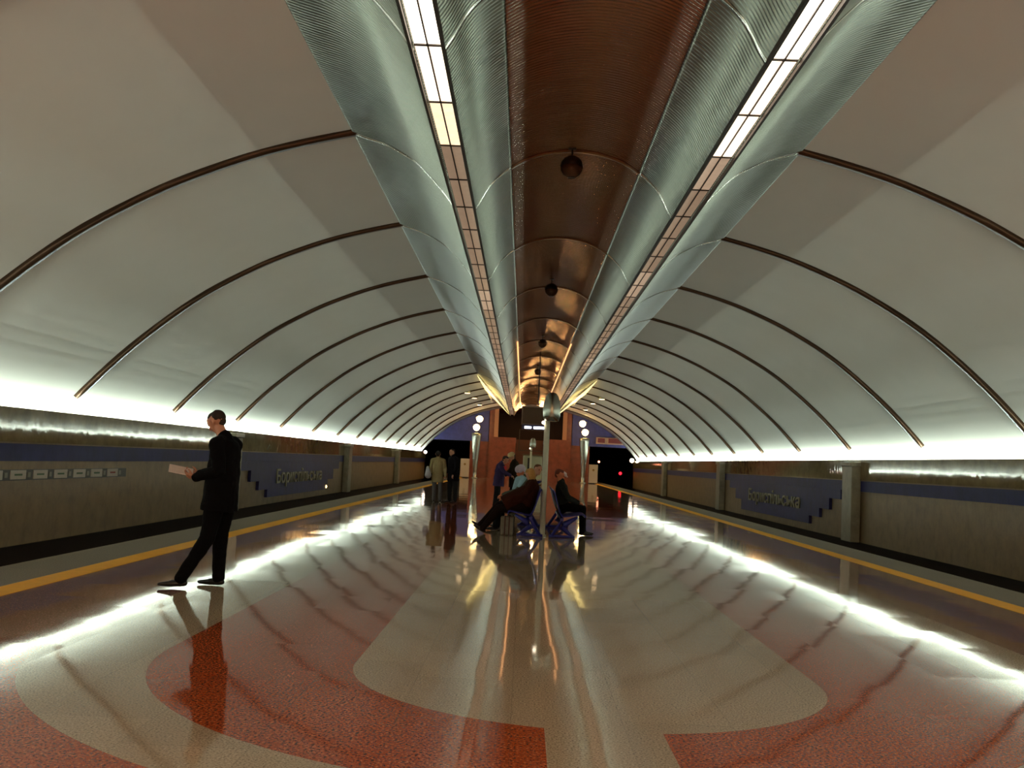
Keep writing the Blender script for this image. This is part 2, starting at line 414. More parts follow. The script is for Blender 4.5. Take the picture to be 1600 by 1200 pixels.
for s, nm in ((-1, 'left'), (1, 'right')):
    t = empty('light_trough', (CX + s * 1.4, Y0, 4.63), 'long ribbed zinc %s light trough under the vault' % nm, 'light trough')
    op = [(CX + s * a, b) for a, b in cubic(OUT, 4)]; ip = [(CX + s * a, b) for a, b in cubic(INN, 4)]
    link('outer_wing', sweep(op, [Y0, TEND], .03), M_WING, t, True)
    link('inner_wing', sweep(ip, [Y0, TEND], .03), M_WING, t, True)
    for y in RB:
        bm = sweep([(a, b - .012) for a, b in op], [y - .035, y + .035], .02)
        b2 = sweep([(a, b - .012) for a, b in ip], [y - .035, y + .035], .02)
        me = bpy.data.meshes.new('tmp'); b2.to_mesh(me); b2.free(); bm.from_mesh(me); bpy.data.meshes.remove(me)
        link('joint_strip', bm, M_BAND, t, True)
    bm = bmesh.new()
    for g in (1.27, 1.53):
        box(bm, CX + s * g - .012, CX + s * g + .012, Y0, TEND, 4.60, 4.70)
    box(bm, CX + s * 1.4 - .13, CX + s * 1.4 + .13, Y0, TEND, 4.70, 4.72)
    link('slot_lip', bm, M_LIP, t)
    local(t)
    # one light panel with its frame and two glass strips, then copies along the slot
    proto = empty('strip_luminaire', (0, 0, 0), 'x', 'light fitting')
    bm = bmesh.new()
    box(bm, -.115, -.105, -.655, .655, -.012, .03); box(bm, .105, .115, -.655, .655, -.012, .03)
    box(bm, -.115, .115, -.66, -.648, -.014, .03); box(bm, -.115, .115, .648, .66, -.014, .03); box(bm, -.006, .006, -.65, .65, -.014, .03)
    link('panel_frame', bm, M_LIP, proto)
    for q in (-1, 1):
        bm = bmesh.new(); box(bm, q * .056 - .049, q * .056 + .049, -.648, .648, -.004, .02, bev=.004)
        link('glass_strip', bm, PANE['dim'], proto)
    first = True
    k0 = -6
    for k in range(k0, 50):
        y = 6.757 + (k + .5) * 1.3225
        if y > TEND - .7: break
        o = proto if first else copy_tree(proto); first = False
        o.location = (CX + s * 1.40, y, 4.66)
        kind = 'bright' if k <= 0 else ('mid' if k == 1 else ('cream' if (k == 2) == (s < 0) and k in (2,) else ('dim2' if (k * 7 + (s > 0) * 3) % 11 in (0, 4) else 'dim')))
        if s > 0 and k == 2: kind = 'mid'
        if s > 0 and k == 3: kind = 'dim2'
        for c in o.children:
            if c.name.startswith('glass_strip'):
                if c.data.users > 1: c.data = c.data.copy()
                c.data.materials[0] = PANE[kind]
        o['group'] = 'light panels in the %s trough' % nm
        o['label'] = {'bright': 'brightly glowing white light panel at the near end of the %s trough' % nm,
                      'mid': 'glowing, less bright light panel in the %s trough' % nm,  # middle emission strength over the whole pane
                      'cream': 'cream glowing light panel in the %s trough, farthest of the bright ones' % nm,
                      'dim2': 'faintly lit tan light panel in the %s trough' % nm,
                      'dim': 'unlit dull tan light panel in the %s trough' % nm}[kind]
    # lamp reflections on the trough metal, added as a glowing sheet and tube
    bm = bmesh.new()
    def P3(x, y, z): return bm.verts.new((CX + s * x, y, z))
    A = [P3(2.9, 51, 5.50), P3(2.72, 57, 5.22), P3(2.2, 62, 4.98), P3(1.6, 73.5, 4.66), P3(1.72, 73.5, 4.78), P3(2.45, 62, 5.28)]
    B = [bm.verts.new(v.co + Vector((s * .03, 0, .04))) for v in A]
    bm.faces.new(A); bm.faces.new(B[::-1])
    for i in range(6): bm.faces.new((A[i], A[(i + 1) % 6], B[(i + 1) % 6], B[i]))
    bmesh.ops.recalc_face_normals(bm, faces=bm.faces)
    tag(link('yellow_reflection_panel', bm, emis('sodium reflection', (255, 226, 140), 1.6)), 'long yellow lamp reflection, made as a glowing sheet, on the far end of the %s trough' % nm, 'painted reflection')
    bm = bmesh.new(); tube(bm, [(CX + s * .84, 33, 5.17), (CX + s * .84, 73.5, 5.17)], .022, 8)  # reflected lamplight along the edge, made as an emissive tube
    tag(link('reflection_streak', bm, emis('orange reflection streak', (255, 176, 112), 1.3)), 'thin orange reflection streak, made to glow, along the inner edge of the %s trough' % nm, 'painted reflection')

# pendant globes on the centre ceiling
gp = empty('pendant_globe', (CX - .05, 13.3, 5.46), '', 'pendant')
bm = bmesh.new(); tube(bm, [(0, 0, 0), (0, 0, -.12)], .012, 8); lathe(bm, [(.05, 0), (.05, -.015)], 0, 0); link('stem', bm, M_BLACK, gp)
bm = bmesh.new(); lathe(bm, [(.0, -.10), (.05, -.105), (.10, -.135), (.135, -.18), (.15, -.24)], 0, 0, 24); link('shade', bm, mat('brown shade', (40, 30, 26), .4), gp, True)
bm = bmesh.new(); lathe(bm, [(.147, -.24), (.14, -.29), (.11, -.345), (.06, -.375), (.03, -.38)], 0, 0, 24); link('globe', bm, mat('smoky globe', (96, 78, 66), .2), gp, True)
bm = bmesh.new(); lathe(bm, [(.05, -.374), (.05, -.386)], 0, 0, 16); link('bottom_cap', bm, M_BLACK, gp)
for i, (y, lb) in enumerate(((13.3, 'nearest'), (23.0, 'second nearest'), (33.5, 'third nearest'), (44, 'fourth nearest'))):
    o = gp if i == 0 else copy_tree(gp)
    o.location = (CX - .05, y, 5.46); o['label'] = 'dark globe pendant under the bronze ceiling, %s of the row' % lb; o['group'] = 'globe pendants down the centre ceiling'

# downlights on the vault near the far end
for s, nm in ((-1, 'left'), (1, 'right')):
    for i, (y, dx) in enumerate(((61, 3.9), (66.5, 3.75), (74.5, 3.75))):
        z = vz(dx); e = empty('downlight', (CX + s * dx, y, z - .03), '%s round glowing downlight on the vault, %s side, near the far end' % (('nearest', 'middle', 'farthest')[i], nm), 'downlight', 'vault downlights')
        bm = bmesh.new(); lathe(bm, [(.2, .06), (.2, -.06)], 0, 0, 20); link('ring', bm, M_STEEL, e)
        bm = bmesh.new(); lathe(bm, [(.17, -.055), (.15, -.08), (.05, -.09)], 0, 0, 20); link('lens', bm, emis('downlight glass', (255, 214, 160), 4.0), e)

# ------------------------------------------------------------ trackside name panels, route strip
M_LET = mat('weathered metal letters', (142, 138, 112), .35, .5)
for s, nm in ((-1, 'left'), (1, 'right')):
    x = CX + s * 8.50; a, b = sorted((x, x - s * .09))
    e = empty('station_name_panel', (x, 37.5, .6), 'stepped dark blue station name panel on the %s track wall' % nm, 'sign')
    ys = [(29.75, .80), (30.85, .47), (31.85, .20), (32.95, -.05), (43.3, .35), (44.7, .76), (46.2, 1.06)]
    segs = [(29.75, 30.85, .80), (30.85, 31.85, .47), (31.85, 32.95, .20), (32.95, 43.1, -.05), (43.1, 44.3, .35), (44.3, 45.6, .76)]
    pts = []
    for y0, y1, z in segs: pts += [(y0, z), (y1, z)]
    pts = [(segs[0][0], 1.07)] + pts + [(segs[-1][1], 1.07)]
    bm = bmesh.new()
    A = [bm.verts.new((a, y, z)) for y, z in pts]; B = [bm.verts.new((b, y, z)) for y, z in pts]
    for V in (A, B): bm.faces.new(V)
    for i in range(len(pts)): j = (i + 1) % len(pts); bm.faces.new((A[i], A[j], B[j], B[i]))
    bmesh.ops.recalc_face_normals(bm, faces=bm.faces)
    link('panel_board', bm, M_BLUE, e)
    cu = bpy.data.curves.new('lettering', 'FONT'); cu.body = 'Бориспільська'; cu.size = .62; cu.extrude = .02; cu.offset = .006
    cu.align_x = 'CENTER'; cu.align_y = 'BOTTOM_BASELINE'; cu.materials.append(M_LET)
    lo = bpy.data.objects.new('lettering', cu); COL.objects.link(lo); lo.parent = e
    bpy.context.view_layer.update()
    wdt = lo.dimensions.x or 4.5
    sx = 7.6 / wdt
    lm = bpy.data.meshes.new_from_object(lo.evaluated_get(bpy.context.evaluated_depsgraph_get()))
    bpy.data.objects.remove(lo); lo = bpy.data.objects.new('lettering', lm); COL.objects.link(lo); lo.parent = e
    if not lm.materials: lm.materials.append(M_LET)
    lo.scale = (sx, 1.0, 1)
    lo.rotation_euler = (math.pi / 2, 0, math.pi / 2 if s < 0 else -math.pi / 2)
    lo.location = (x - s * .112, 37.8, .37)
    lo.location -= e.location
    for c in e.children:
        if c.name.startswith('panel_board'): c.data.transform(Matrix.Translation(-e.location))
xw = CX - 8.5
e = empty('route_strip', (xw, 18, .84), 'long dark route map strip with white name plates on the left track wall', 'sign')
link('backing_strip', BX(xw, xw + .03, 10.6, 21.25, .755, .925), mat('dark route strip', (62, 58, 48), .4), e)
for k in range(-7, 6):
    y = 16.42 + k * .77
    p = link('name_plate', BX(xw + .03, xw + .042, y, y + .52, .77, .915, bev=.003), mat('pale name plate', (188, 176, 160), .4), e)
    link('name_text', BX(xw + .042, xw + .044, y + .13, y + .39, .83, .86), mat('red print' if k == 5 else 'green print', (150, 70, 60) if k == 5 else (84, 108, 78), .6), p)
    link('link_mark', BX(xw + .03, xw + .04, y + .58, y + .68, .80, .88), mat('mark metal', (120, 118, 100), .4), e)
for c in e.children:
    c.data.transform(Matrix.Translation(-e.location))
    for g in c.children: g.data.transform(Matrix.Translation(-e.location))

# ------------------------------------------------------------ far end furniture
M_GLOW = emis('sodium lamp glass', (255, 214, 140), 14.0)
def lamp_standard(s, nm):
    x = CX + s * 4.2; y = 82.4
    e = empty('lamp_standard', (x, y, 0), 'tapering steel lamp standard with two glowing lamps at the far %s' % nm, 'lamp')
    bm = bmesh.new(); lathe(bm, [(.26, 0), (.26, .06), (.15, .1), (.16, .5), (.25, 1.8), (.38, 3.25), (.40, 3.45), (.36, 3.5)], x, y, 24); link('column', bm, M_STEEL, e, True)
    for (dx, z, h) in ((4.02, 4.62, 3.5), (4.24, 3.95, 3.5)):
        lx = CX + s * dx
        bm = bmesh.new(); tube(bm, [(lx, y, h - .1), (lx, y, z - .2)], .03, 8); link('lamp_stem', bm, M_BLACK, e)
        g = bm = bmesh.new(); lathe(bm, [(.05, z - .26), (.17, z - .2), (.25, z - .06), (.26, z + .05), (.2, z + .17), (.08, z + .23)], lx, y, 20); g = link('lamp_globe', bm, M_GLOW, e, True)
        bm = bmesh.new(); lathe(bm, [(.36, z + .10), (.37, z + .12), (.30, z + .15), (.27, z + .15)], lx, y, 20); link('shade_ring', bm, M_STEEL, e, True)
    local(e)
    for l in bpy.data.objects:
        pass
lamp_standard(-1, 'left'); lamp_standard(1, 'right')
for s, nm in ((-1, 'left'), (1, 'right')):
    x = CX + s * 5.0; e = empty('service_cabinet', (x, 82.6, 0), 'pale upright cabinet beside the %s tunnel mouth' % nm, 'cabinet')
    link('body', BX(x - .34, x + .34, 82.3, 82.8, 0.06, 1.48, bev=.02), mat('cream cabinet', (206, 188, 160), .5), e)
    link('plinth', BX(x - .30, x + .30, 82.34, 82.76, 0, .06), M_BLACK, e)
    bm = bmesh.new(); lathe(bm, [(.09, 0), (.09, .01)], 0, 0, 16); bm.transform(Matrix.Translation((x, 82.30, 1.05)) @ Matrix.Rotation(math.pi / 2, 4, 'X')); link('emblem', bm, mat('ochre emblem', (150, 116, 60), .5), e)
    local(e)
# interval clock over right tunnel
x0 = 5.9; e = empty('interval_clock', (7.0, 85.9, 3.2), 'framed double red display above the right tunnel mouth', 'display')
link('casing', BX(5.85, 8.05, 85.78, 86.0, 3.17, 3.72, bev=.02), mat('clock casing', (168, 128, 100), .5), e)
k1 = emis('dark red screen', (120, 30, 18), .25, (50, 14, 10))
link('screen', BX(5.98, 6.55, 85.75, 85.79, 3.27, 3.64), k1, e); link('screen', BX(6.85, 7.93, 85.75, 85.79, 3.27, 3.64), k1, e)
local(e)
def small_lamp(nm, loc, rgb, st, r, label, toward=-1):
    e = empty(nm, loc, label, 'signal lamp')
    bm = bmesh.new(); lathe(bm, [(r * 1.3, .0), (r * 1.3, .18)], 0, 0, 16); bm.transform(Matrix.Rotation(-math.pi / 2, 4, 'X')); link('housing', bm, M_BLACK, e)
    bm = bmesh.new(); lathe(bm, [(r * .3, -r * .4), (r * .8, -r * .2), (r, 0), (r, .02)], 0, 0, 16); bm.transform(Matrix.Rotation(-math.pi / 2, 4, 'X')); link('lens', bm, emis(label[:30], rgb, st), e, True)
    bm = bmesh.new(); box(bm, -.03, .03, .16, .5, -.03, .03); link('bracket', bm, M_BLACK, e)
small_lamp('tunnel_lamp', (-7.95, 85.9, 1.86), (255, 225, 205), 9, .13, 'small white lamp at the left tunnel mouth')
small_lamp('tunnel_lamp', (8.75, 85.2, 1.95), (255, 222, 190), 9, .17, 'bright white lamp at the end of right wall')
small_lamp('tunnel_lamp', (6.45, 90, 1.75), (255, 150, 110), 6, .09, 'faint amber lamp inside the right tunnel mouth')
small_lamp('tunnel_signal', (8.3, 90, .85), (255, 20, 40), 3, .13, 'red signal glowing inside the right tunnel')
small_lamp('amber_spot', (-7.93, 42.8, .06), (255, 205, 130), 6, .07, 'amber marker lamp low on the left track wall')  # amber bright spot, built as a small glowing lamp
small_lamp('amber_spot', (6.75, 33.2, -.12), (255, 140, 90), 3, .04, 'small amber lamp under the right platform edge')  # bright spot at the edge, also built as a glowing lamp

# hanging sign
sx0, sx1, sy = -.12, .90, 38.0
e = empty('hanging_sign', (CX - .04, sy, 5.42), 'dark framed hanging sign with white lit bar over the platform', 'sign')
M_SF = mat('pale sign frame', (140, 128, 112), .4, .4)
def frame(x0, x1, z0, z1, w=.035, y=sy, d=.05):
    bm = bmesh.new()
    box(bm, x0, x0 + w, y, y + d, z0, z1); box(bm, x1 - w, x1, y, y + d, z0, z1); box(bm, x0, x1, y, y + d, z0, z0 + w); box(bm, x0, x1, y, y + d, z1 - w, z1); return bm
link('upper_frame', frame(sx0, sx1, 2.76, 3.44), M_SF, e)
link('upper_screen', BX(sx0 + .03, sx1 - .03, sy + .015, sy + .04, 2.79, 3.41), mat('dark sign glass', (38, 34, 24), .25), e)
link('light_housing', BX(sx0 + .02, sx1, sy - .02, sy + .06, 2.60, 2.78, bev=.01), mat('blue grey housing', (60, 60, 90), .4), e)
kk = emis('white blue tube', (225, 235, 255), 5)
link('light_bar', BX(.0, .24, sy - .035, sy - .015, 2.63, 2.71, bev=.008), kk, e); link('light_bar', BX(.33, .84, sy - .035, sy - .015, 2.63, 2.71, bev=.008), kk, e)
link('lower_frame', frame(sx0 - .06, sx1 - .1, 1.82, 2.60, .03), mat('dull sign frame', (96, 80, 66), .4, .4), e)
bm = bmesh.new(); tube(bm, [(CX - .04, sy + .03, 3.44), (CX - .04, sy + .03, 5.42)], .022, 10); link('hanging_rod', bm, M_BLACK, e)
local(e)
# grey booth far back
e = empty('service_booth', (.62, 68, 0), 'pale grey green booth far down the platform centre', 'booth')
link('body', BX(0.0, 1.24, 67.5, 68.6, .05, 1.86, bev=.08), mat('booth enamel', (172, 178, 152), .5), e)
link('window_slot', BX(.30, .42, 67.47, 67.5, .9, 1.7), M_BLACK, e); link('plinth', BX(.05, 1.19, 67.55, 68.55, 0, .05), M_BLACK, e)
link('roof_cap', BX(-.04, 1.28, 67.46, 68.64, 1.86, 1.95, bev=.02), mat('booth roof', (120, 96, 66), .5), e)
local(e)

# ------------------------------------------------------------ bench with post
M_BP = mat('blue moulded plastic', (26, 28, 120), .45, var=.1)
def bench(y0, n, label):
    e = empty('platform_bench', (CX, y0, 0), label, 'bench')
    pitch = .56
    for s in (-1, 1):
        for k in range(n):
            ya, yb = y0 + k * pitch + .02, y0 + (k + 1) * pitch - .02
            prof = cubic([(.10, .90), (.13, .86), (.20, .62), (.27, .44), (.34, .40), (.50, .425), (.66, .455), (.72, .45), (.735, .41)], 3)
            bm = sweep([(CX + s * a, b) for a, b in prof], [ya, ya + .03, yb - .03, yb], .022)
            bm.verts.ensure_lookup_table()
            link('seat_shell', bm, M_BP, e, True)
        for y in (y0 + .08, y0 + n * pitch - .08):
            bm = bmesh.new()
            tube(bm, [(CX + s * .30, y, .39), (CX + s * .30, y, .33), (CX + s * .12, y, .04)], .032, 8)
            tube(bm, [(CX + s * .60, y, .41), (CX + s * .36, y, .27), (CX + s * .30, y, .20), (CX + s * .52, y, .03)], [.025, .06, .05, .028], 8)
            tube(bm, [(CX + s * .06, y, .03), (CX + s * .56, y, .03)], .028, 8)
            link('leg', bm, M_BP, e, True)
        bm = bmesh.new(); box(bm, CX + s * .30 - .03, CX + s * .30 + .03, y0, y0 + n * pitch, .33, .385, bev=.005); link('beam', bm, M_BP, e)
    local(e); return e
bench(20.35, 6, 'blue back-to-back moulded platform bench with people seated')
bench(59.0, 6, 'empty blue bench far down the platform behind the standing pair')
def post(y, label):
    e = empty('bench_post', (CX - .06, y, 0), label, 'lamp post'); x = CX - .06
    bm = bmesh.new(); lathe(bm, [(.075, 0), (.075, .03), (.052, .04), (.056, 2.25)], x, y, 20); link('pole', bm, mat('pale steel pole', (214, 216, 196), .35, .15), e, True)
    bm = bmesh.new(); lathe(bm, [(.08, 2.24), (.14, 2.25), (.165, 2.34), (.175, 2.48), (.16, 2.62), (.12, 2.74), (.07, 2.80), (.02, 2.81)], x + .08, y, 24); link('head', bm, M_STEEL, e, True)
    bm = bmesh.new(); bmesh.ops.create_uvsphere(bm, u_segments=14, v_segments=10, radius=.035, matrix=Matrix.Translation((x - .07, y - .02, 2.21))); link('indicator_lamp', bm, emis('indicator', (255, 235, 205), 5), e, True)
    return local(e)
post(20.72, 'tall pale steel post with rounded head rising through the near bench')
post(60.2, 'tall pale steel post with rounded head at the far bench')

# ------------------------------------------------------------ people
M_SKIN = mat('skin', (196, 138, 110), .5, var=.06)
def V(*a): return Vector(a)
def blob(bm, p0, p1, r0, r1=None, wide=1., lat=None, seg=14):
    """tapered capsule; the cross-section is widened by `wide` along `lat`"""
    if r1 is None: r1 = r0
    p0 = Vector(p0); p1 = Vector(p1); t = (p1 - p0)
    L = t.length; t = t.normalized() if L > 1e-5 else V(0, 0, 1)
    a = V(0, 0, 1) if abs(t.z) < .9 else V(1, 0, 0)
    u = t.cross(a).normalized(); w = t.cross(u)
    rings = []
    prof = []
    for i in range(5): q = math.pi / 2 * i / 4; prof.append((-math.cos(q) * r0, math.sin(q) * r0))
    for i in range(5): q = math.pi / 2 * i / 4; prof.append((L + math.sin(q) * r1, math.cos(q) * r1))
    for d, r in prof:
        r = max(r, .0004); ring = []
        for j in range(seg):
            q = 2 * math.pi * j / seg; off = (u * math.cos(q) + w * math.sin(q)) * r
            if lat is not None: off = off + lat * off.dot(lat) * (wide - 1)
            ring.append(bm.verts.new(p0 + t * d + off))
        rings.append(ring)
    for A, B in zip(rings, rings[1:]):
        for j in range(seg): bm.faces.new((A[j], A[(j + 1) % seg], B[(j + 1) % seg], B[j]))
    bm.faces.new(rings[0][::-1]); bm.faces.new(rings[-1])
TEXC = bpy.data.textures.new('cloth folds', 'CLOUDS'); TEXC.noise_scale = .11; TEXC.noise_depth = 2
def frustum(bm, p0, p1, r0, r1, wide, lat, seg=20):
    p0 = Vector(p0); p1 = Vector(p1); t = (p1 - p0).normalized(); a = V(0, 0, 1) if abs(t.z) < .9 else V(1, 0, 0)
    u = t.cross(a).normalized(); w = t.cross(u); rings = []
    for p, r in ((p0, r0), (p1, r1)):
        ring = []
        for j in range(seg):
            q = 2 * math.pi * j / seg; off = (u * math.cos(q) + w * math.sin(q)) * r
            ring.append(bm.verts.new(p + off + lat * off.dot(lat) * (wide - 1)))
        rings.append(ring)
    for j in range(seg): bm.faces.new((rings[0][j], rings[0][(j + 1) % seg], rings[1][(j + 1) % seg], rings[1][j]))
    bm.faces.new(rings[0][::-1]); bm.faces.new(rings[-1])
def organic(name, bm, m, parent, vox, folds=0., smooth=3):
    bmesh.ops.recalc_face_normals(bm, faces=bm.faces)
    o = link(name, bm, m, parent, True)
    r = o.modifiers.new('remesh', 'REMESH'); r.mode = 'VOXEL'; r.voxel_size = vox; r.use_smooth_shade = True
    s = o.modifiers.new('smooth', 'SMOOTH'); s.factor = .6; s.iterations = smooth
    if folds:
        d = o.modifiers.new('folds', 'DISPLACE'); d.texture = TEXC; d.strength = folds; d.mid_level = .5; d.texture_coords = 'GLOBAL'
    return o
def hand(bm, wrist, d, palm_n, curl=.9, side=1, r=.0085):
    """palm and five fingers; d = pointing direction, palm_n = direction the palm faces"""
    d = d.normalized(); palm_n = (palm_n - d * palm_n.dot(d)).normalized(); lat = d.cross(palm_n).normalized() * side
    blob(bm, wrist + d * .02, wrist + d * .085, .024, .030, .55, palm_n)
    blob(bm, wrist + d * .05 + lat * .018, wrist + d * .085 + lat * .026, .016, .014)
    blob(bm, wrist + d * .05 - lat * .018, wrist + d * .085 - lat * .026, .016, .014)
    for i, ln in enumerate((.070, .080, .074, .058)):
        b = wrist + d * .09 + lat * (.031 - i * .0205); c = curl * (1 + .06 * i)
        d1 = (d * math.cos(c * .5) + palm_n * math.sin(c * .5)).normalized(); d2 = (d * math.cos(c * 1.2) + palm_n * math.sin(c * 1.2)).normalized(); d3 = (d * math.cos(c * 1.7) + palm_n * math.sin(c * 1.7)).normalized()
        q1 = b + d1 * ln * .5; q2 = q1 + d2 * ln * .32; q3 = q2 + d3 * ln * .22
        blob(bm, b - d * .02, q1, r * 1.1, r); blob(bm, q1, q2, r, r * .92); blob(bm, q2, q3, r * .92, r * .8)
    tb = wrist + d * .035 + lat * .03; t1 = tb + (d * .6 + lat * .6 + palm_n * .45).normalized() * .04; t2 = t1 + (d * .85 + lat * .1 + palm_n * .5).normalized() * .03
    blob(bm, wrist + d * .03 + lat * .012, tb, r * 1.5, r * 1.3); blob(bm, tb, t1, r * 1.3, r * 1.15); blob(bm, t1, t2, r * 1.15, r)
def rotx(v, axis, ang): return Matrix.Rotation(ang, 3, axis) @ v

def person(label, P, C, HD, F, arms, legs, top, pants, shoe=(18, 16, 16), skin=None, hair=None, vox=.012, k=1., hem=None, look=None, tilt=0., fat=1., collar=True, hairlen=0., extra=None, group=None, toes=None, wide=1.28):
    """P pelvis, C centre of the shoulders, HD centre of the skull, F facing; arms = [(elbow, wrist)], legs = [(knee, ankle)] right then left"""
    P, C, HD = Vector(P), Vector(C), Vector(HD); F = Vector(F).normalized(); Lt = Vector((0, 0, 1)).cross(F).normalized()   # Lt points to the figure's left
    look = Vector(look).normalized() if look else F
    up = (HD - C).normalized()
    lk = (look - Vector((0, 0, 1)) * look.z).normalized(); le = lk.cross(Vector((0, 0, 1))).normalized()
    pitch = tilt
    fw = (lk * math.cos(pitch) - Vector((0, 0, 1)) * math.sin(pitch)); hu = (Vector((0, 0, 1)) * math.cos(pitch) + lk * math.sin(pitch))
    sh = [C - Lt * .175 * k, C + Lt * .175 * k]; hp = [P - Lt * .09 * k, P + Lt * .09 * k]
    M_S = skin or M_SKIN
    bm = bmesh.new()
    mid = P.lerp(C, .5)
    blob(bm, P, mid, .105 * k, .10 * k, 1.35, Lt); blob(bm, mid, C - (C - P).normalized() * .06, .10 * k, .11 * k, 1.45, Lt)
    blob(bm, C, HD - hu * .04, .062 * k, .052 * k)
    for i in (0, 1):
        el, wr = Vector(arms[i][0]), Vector(arms[i][1])
        blob(bm, C, sh[i], .06 * k); blob(bm, sh[i], el, .05 * k, .038 * k); blob(bm, el, wr, .038 * k, .026 * k)
        kn, an = Vector(legs[i][0]), Vector(legs[i][1])
        blob(bm, hp[i], kn, .078 * k, .052 * k); blob(bm, kn, an, .052 * k, .034 * k)
        d = arms[i][2] if len(arms[i]) > 2 else (wr - el).normalized()
        pn = arms[i][3] if len(arms[i]) > 3 else (V(0, 0, -1) if abs(d.z) < .7 else -F)
        hand(bm, wr, Vector(d), Vector(pn), .8, 1 if i == 0 else -1, .0085 if vox < .008 else .0105)
    # head
    s = k
    blob(bm, HD - fw * .025 * s + hu * .015 * s, HD + fw * .02 * s + hu * .02 * s, .088 * s, .078 * s, .92, le)
    blob(bm, HD + fw * .025 * s - hu * .0 * s, HD + fw * .045 * s - hu * .085 * s, .066 * s, .036 * s, .95, le)       # face and jaw
    blob(bm, HD + fw * .078 * s + hu * .012 * s, HD + fw * .105 * s - hu * .03 * s, .010 * s, .014 * s)              # nose
    blob(bm, HD + fw * .085 * s - hu * .062 * s - le * .014, HD + fw * .085 * s - hu * .062 * s + le * .014, .009 * s)   # mouth
    blob(bm, HD + fw * .078 * s + hu * .032 * s - le * .03, HD + fw * .078 * s + hu * .032 * s + le * .03, .012 * s)     # brow
    for q in (-1, 1):
        blob(bm, HD + le * q * .086 * s + hu * .015 * s - fw * .005, HD + le * q * .082 * s - hu * .03 * s + fw * .003, .015 * s, .010 * s, .6, le)
    body = organic('person', bm, M_S, None, vox, 0, 2)
    tag(body, label, 'person', group)
    bm = bmesh.new()
    for q in (-1, 1): bmesh.ops.create_uvsphere(bm, u_segments=10, v_segments=8, radius=.011 * s, matrix=Matrix.Translation(HD + fw * .082 * s + hu * .008 * s + le * q * .031 * s))
    link('eyes', bm, mat('eye', (30, 24, 20), .2), body, True)
    if hair:
        bm = bmesh.new()
        th = -.006 if hairlen == 0 else .0
        blob(bm, HD - fw * .034 * s + hu * .024 * s, HD + fw * .006 * s + hu * .042 * s, (.092 + th) * s, (.076 + th) * s, .97, le)
        blob(bm, HD - fw * .046 * s + hu * .02 * s, HD - fw * .045 * s - hu * (.03 + hairlen) * s, (.080 + th) * s, (.055 if hairlen < .03 else .07) * s, .98, le)
        organic('hair', bm, hair, body, vox, 0, 2)
    # trousers
    bm = bmesh.new()
    blob(bm, P + (C - P).normalized() * .03, P - V(0, 0, .02), .115 * k * fat, .118 * k * fat, 1.35, Lt)
    for i in (0, 1):
        kn, an = Vector(legs[i][0]), Vector(legs[i][1]); sd = (kn - an).normalized()
        blob(bm, hp[i], kn, .098 * k * fat, .072 * k * fat); blob(bm, kn, an + sd * .03, .072 * k * fat, .062 * k)
        blob(bm, an + sd * .03, an + sd * .0, .063 * k, .066 * k)
    organic('trousers', bm, pants, body, vox, .018)
    # jacket
    bm = bmesh.new(); ax = (C - P).normalized()
    blob(bm, P + ax * .02, mid, .135 * k * fat, .128 * k * fat, 1.3, Lt); blob(bm, mid, C - ax * .07, .128 * k * fat, .13 * k * fat, 1.38, Lt)
    blob(bm, sh[0] * .75 + C * .25 - ax * .02, sh[1] * .75 + C * .25 - ax * .02, .078 * k)
    for i in (0, 1): blob(bm, C + (HD - C).normalized() * .055, sh[i] * .85 + C * .15 + ax * .01, .062 * k, .072 * k)
    if hem is not None:
        hv = Vector(hem); hd = (hv - P).normalized() if abs(hv.x - P.x) > .15 else V(0, 0, -1)
        frustum(bm, mid + ax * .08, hv + hd * .12, .135 * k * fat, .158 * k * fat, wide, Lt)
        cut = hv + V(0, 0, .0)
    for i in (0, 1):
        el, wr = Vector(arms[i][0]), Vector(arms[i][1])
        blob(bm, sh[i] - ax * .01, el, .079 * k, .064 * k); blob(bm, el, wr - (wr - el).normalized() * .005, .064 * k, .048 * k)
    if collar: blob(bm, C + ax * .03, C + ax * .03 + (HD - C).normalized() * .06, .082 * k, .07 * k)
    organic('jacket', bm, top, body, vox, .022)
    # shoes
    for i in (0, 1):
        an = Vector(legs[i][1]); tdir = Vector(toes[i]).normalized() if toes else F
        bm = bmesh.new(); heel = an - tdir * .035 - V(0, 0, .05)
        sl = tdir.cross(V(0, 0, 1)).normalized()
        flatdir = V(0, 0, 1) if abs(tdir.z) < .6 else tdir.cross(sl)
        blob(bm, heel, an + tdir * .08 - V(0, 0, .052), .036, .042, .85, flatdir); blob(bm, an + tdir * .08 - V(0, 0, .055), an + tdir * .20 - V(0, 0, .062), .042, .022, .8, flatdir)
        blob(bm, an + V(0, 0, .03), an - V(0, 0, .04), .044, .045)
        organic('shoe', bm, mat('shoe %s' % (shoe,), shoe, .3), body, min(vox, .01))
    return body, dict(fw=fw, hu=hu, le=le, HD=HD, C=C, Lt=Lt)

def cloth(name, rgb, rough=.95):
    m = mat(name, rgb, rough, var=.25, scale=60, bump=.3); m.node_tree.nodes['Principled BSDF'].inputs['Specular IOR Level'].default_value = .12
    return m
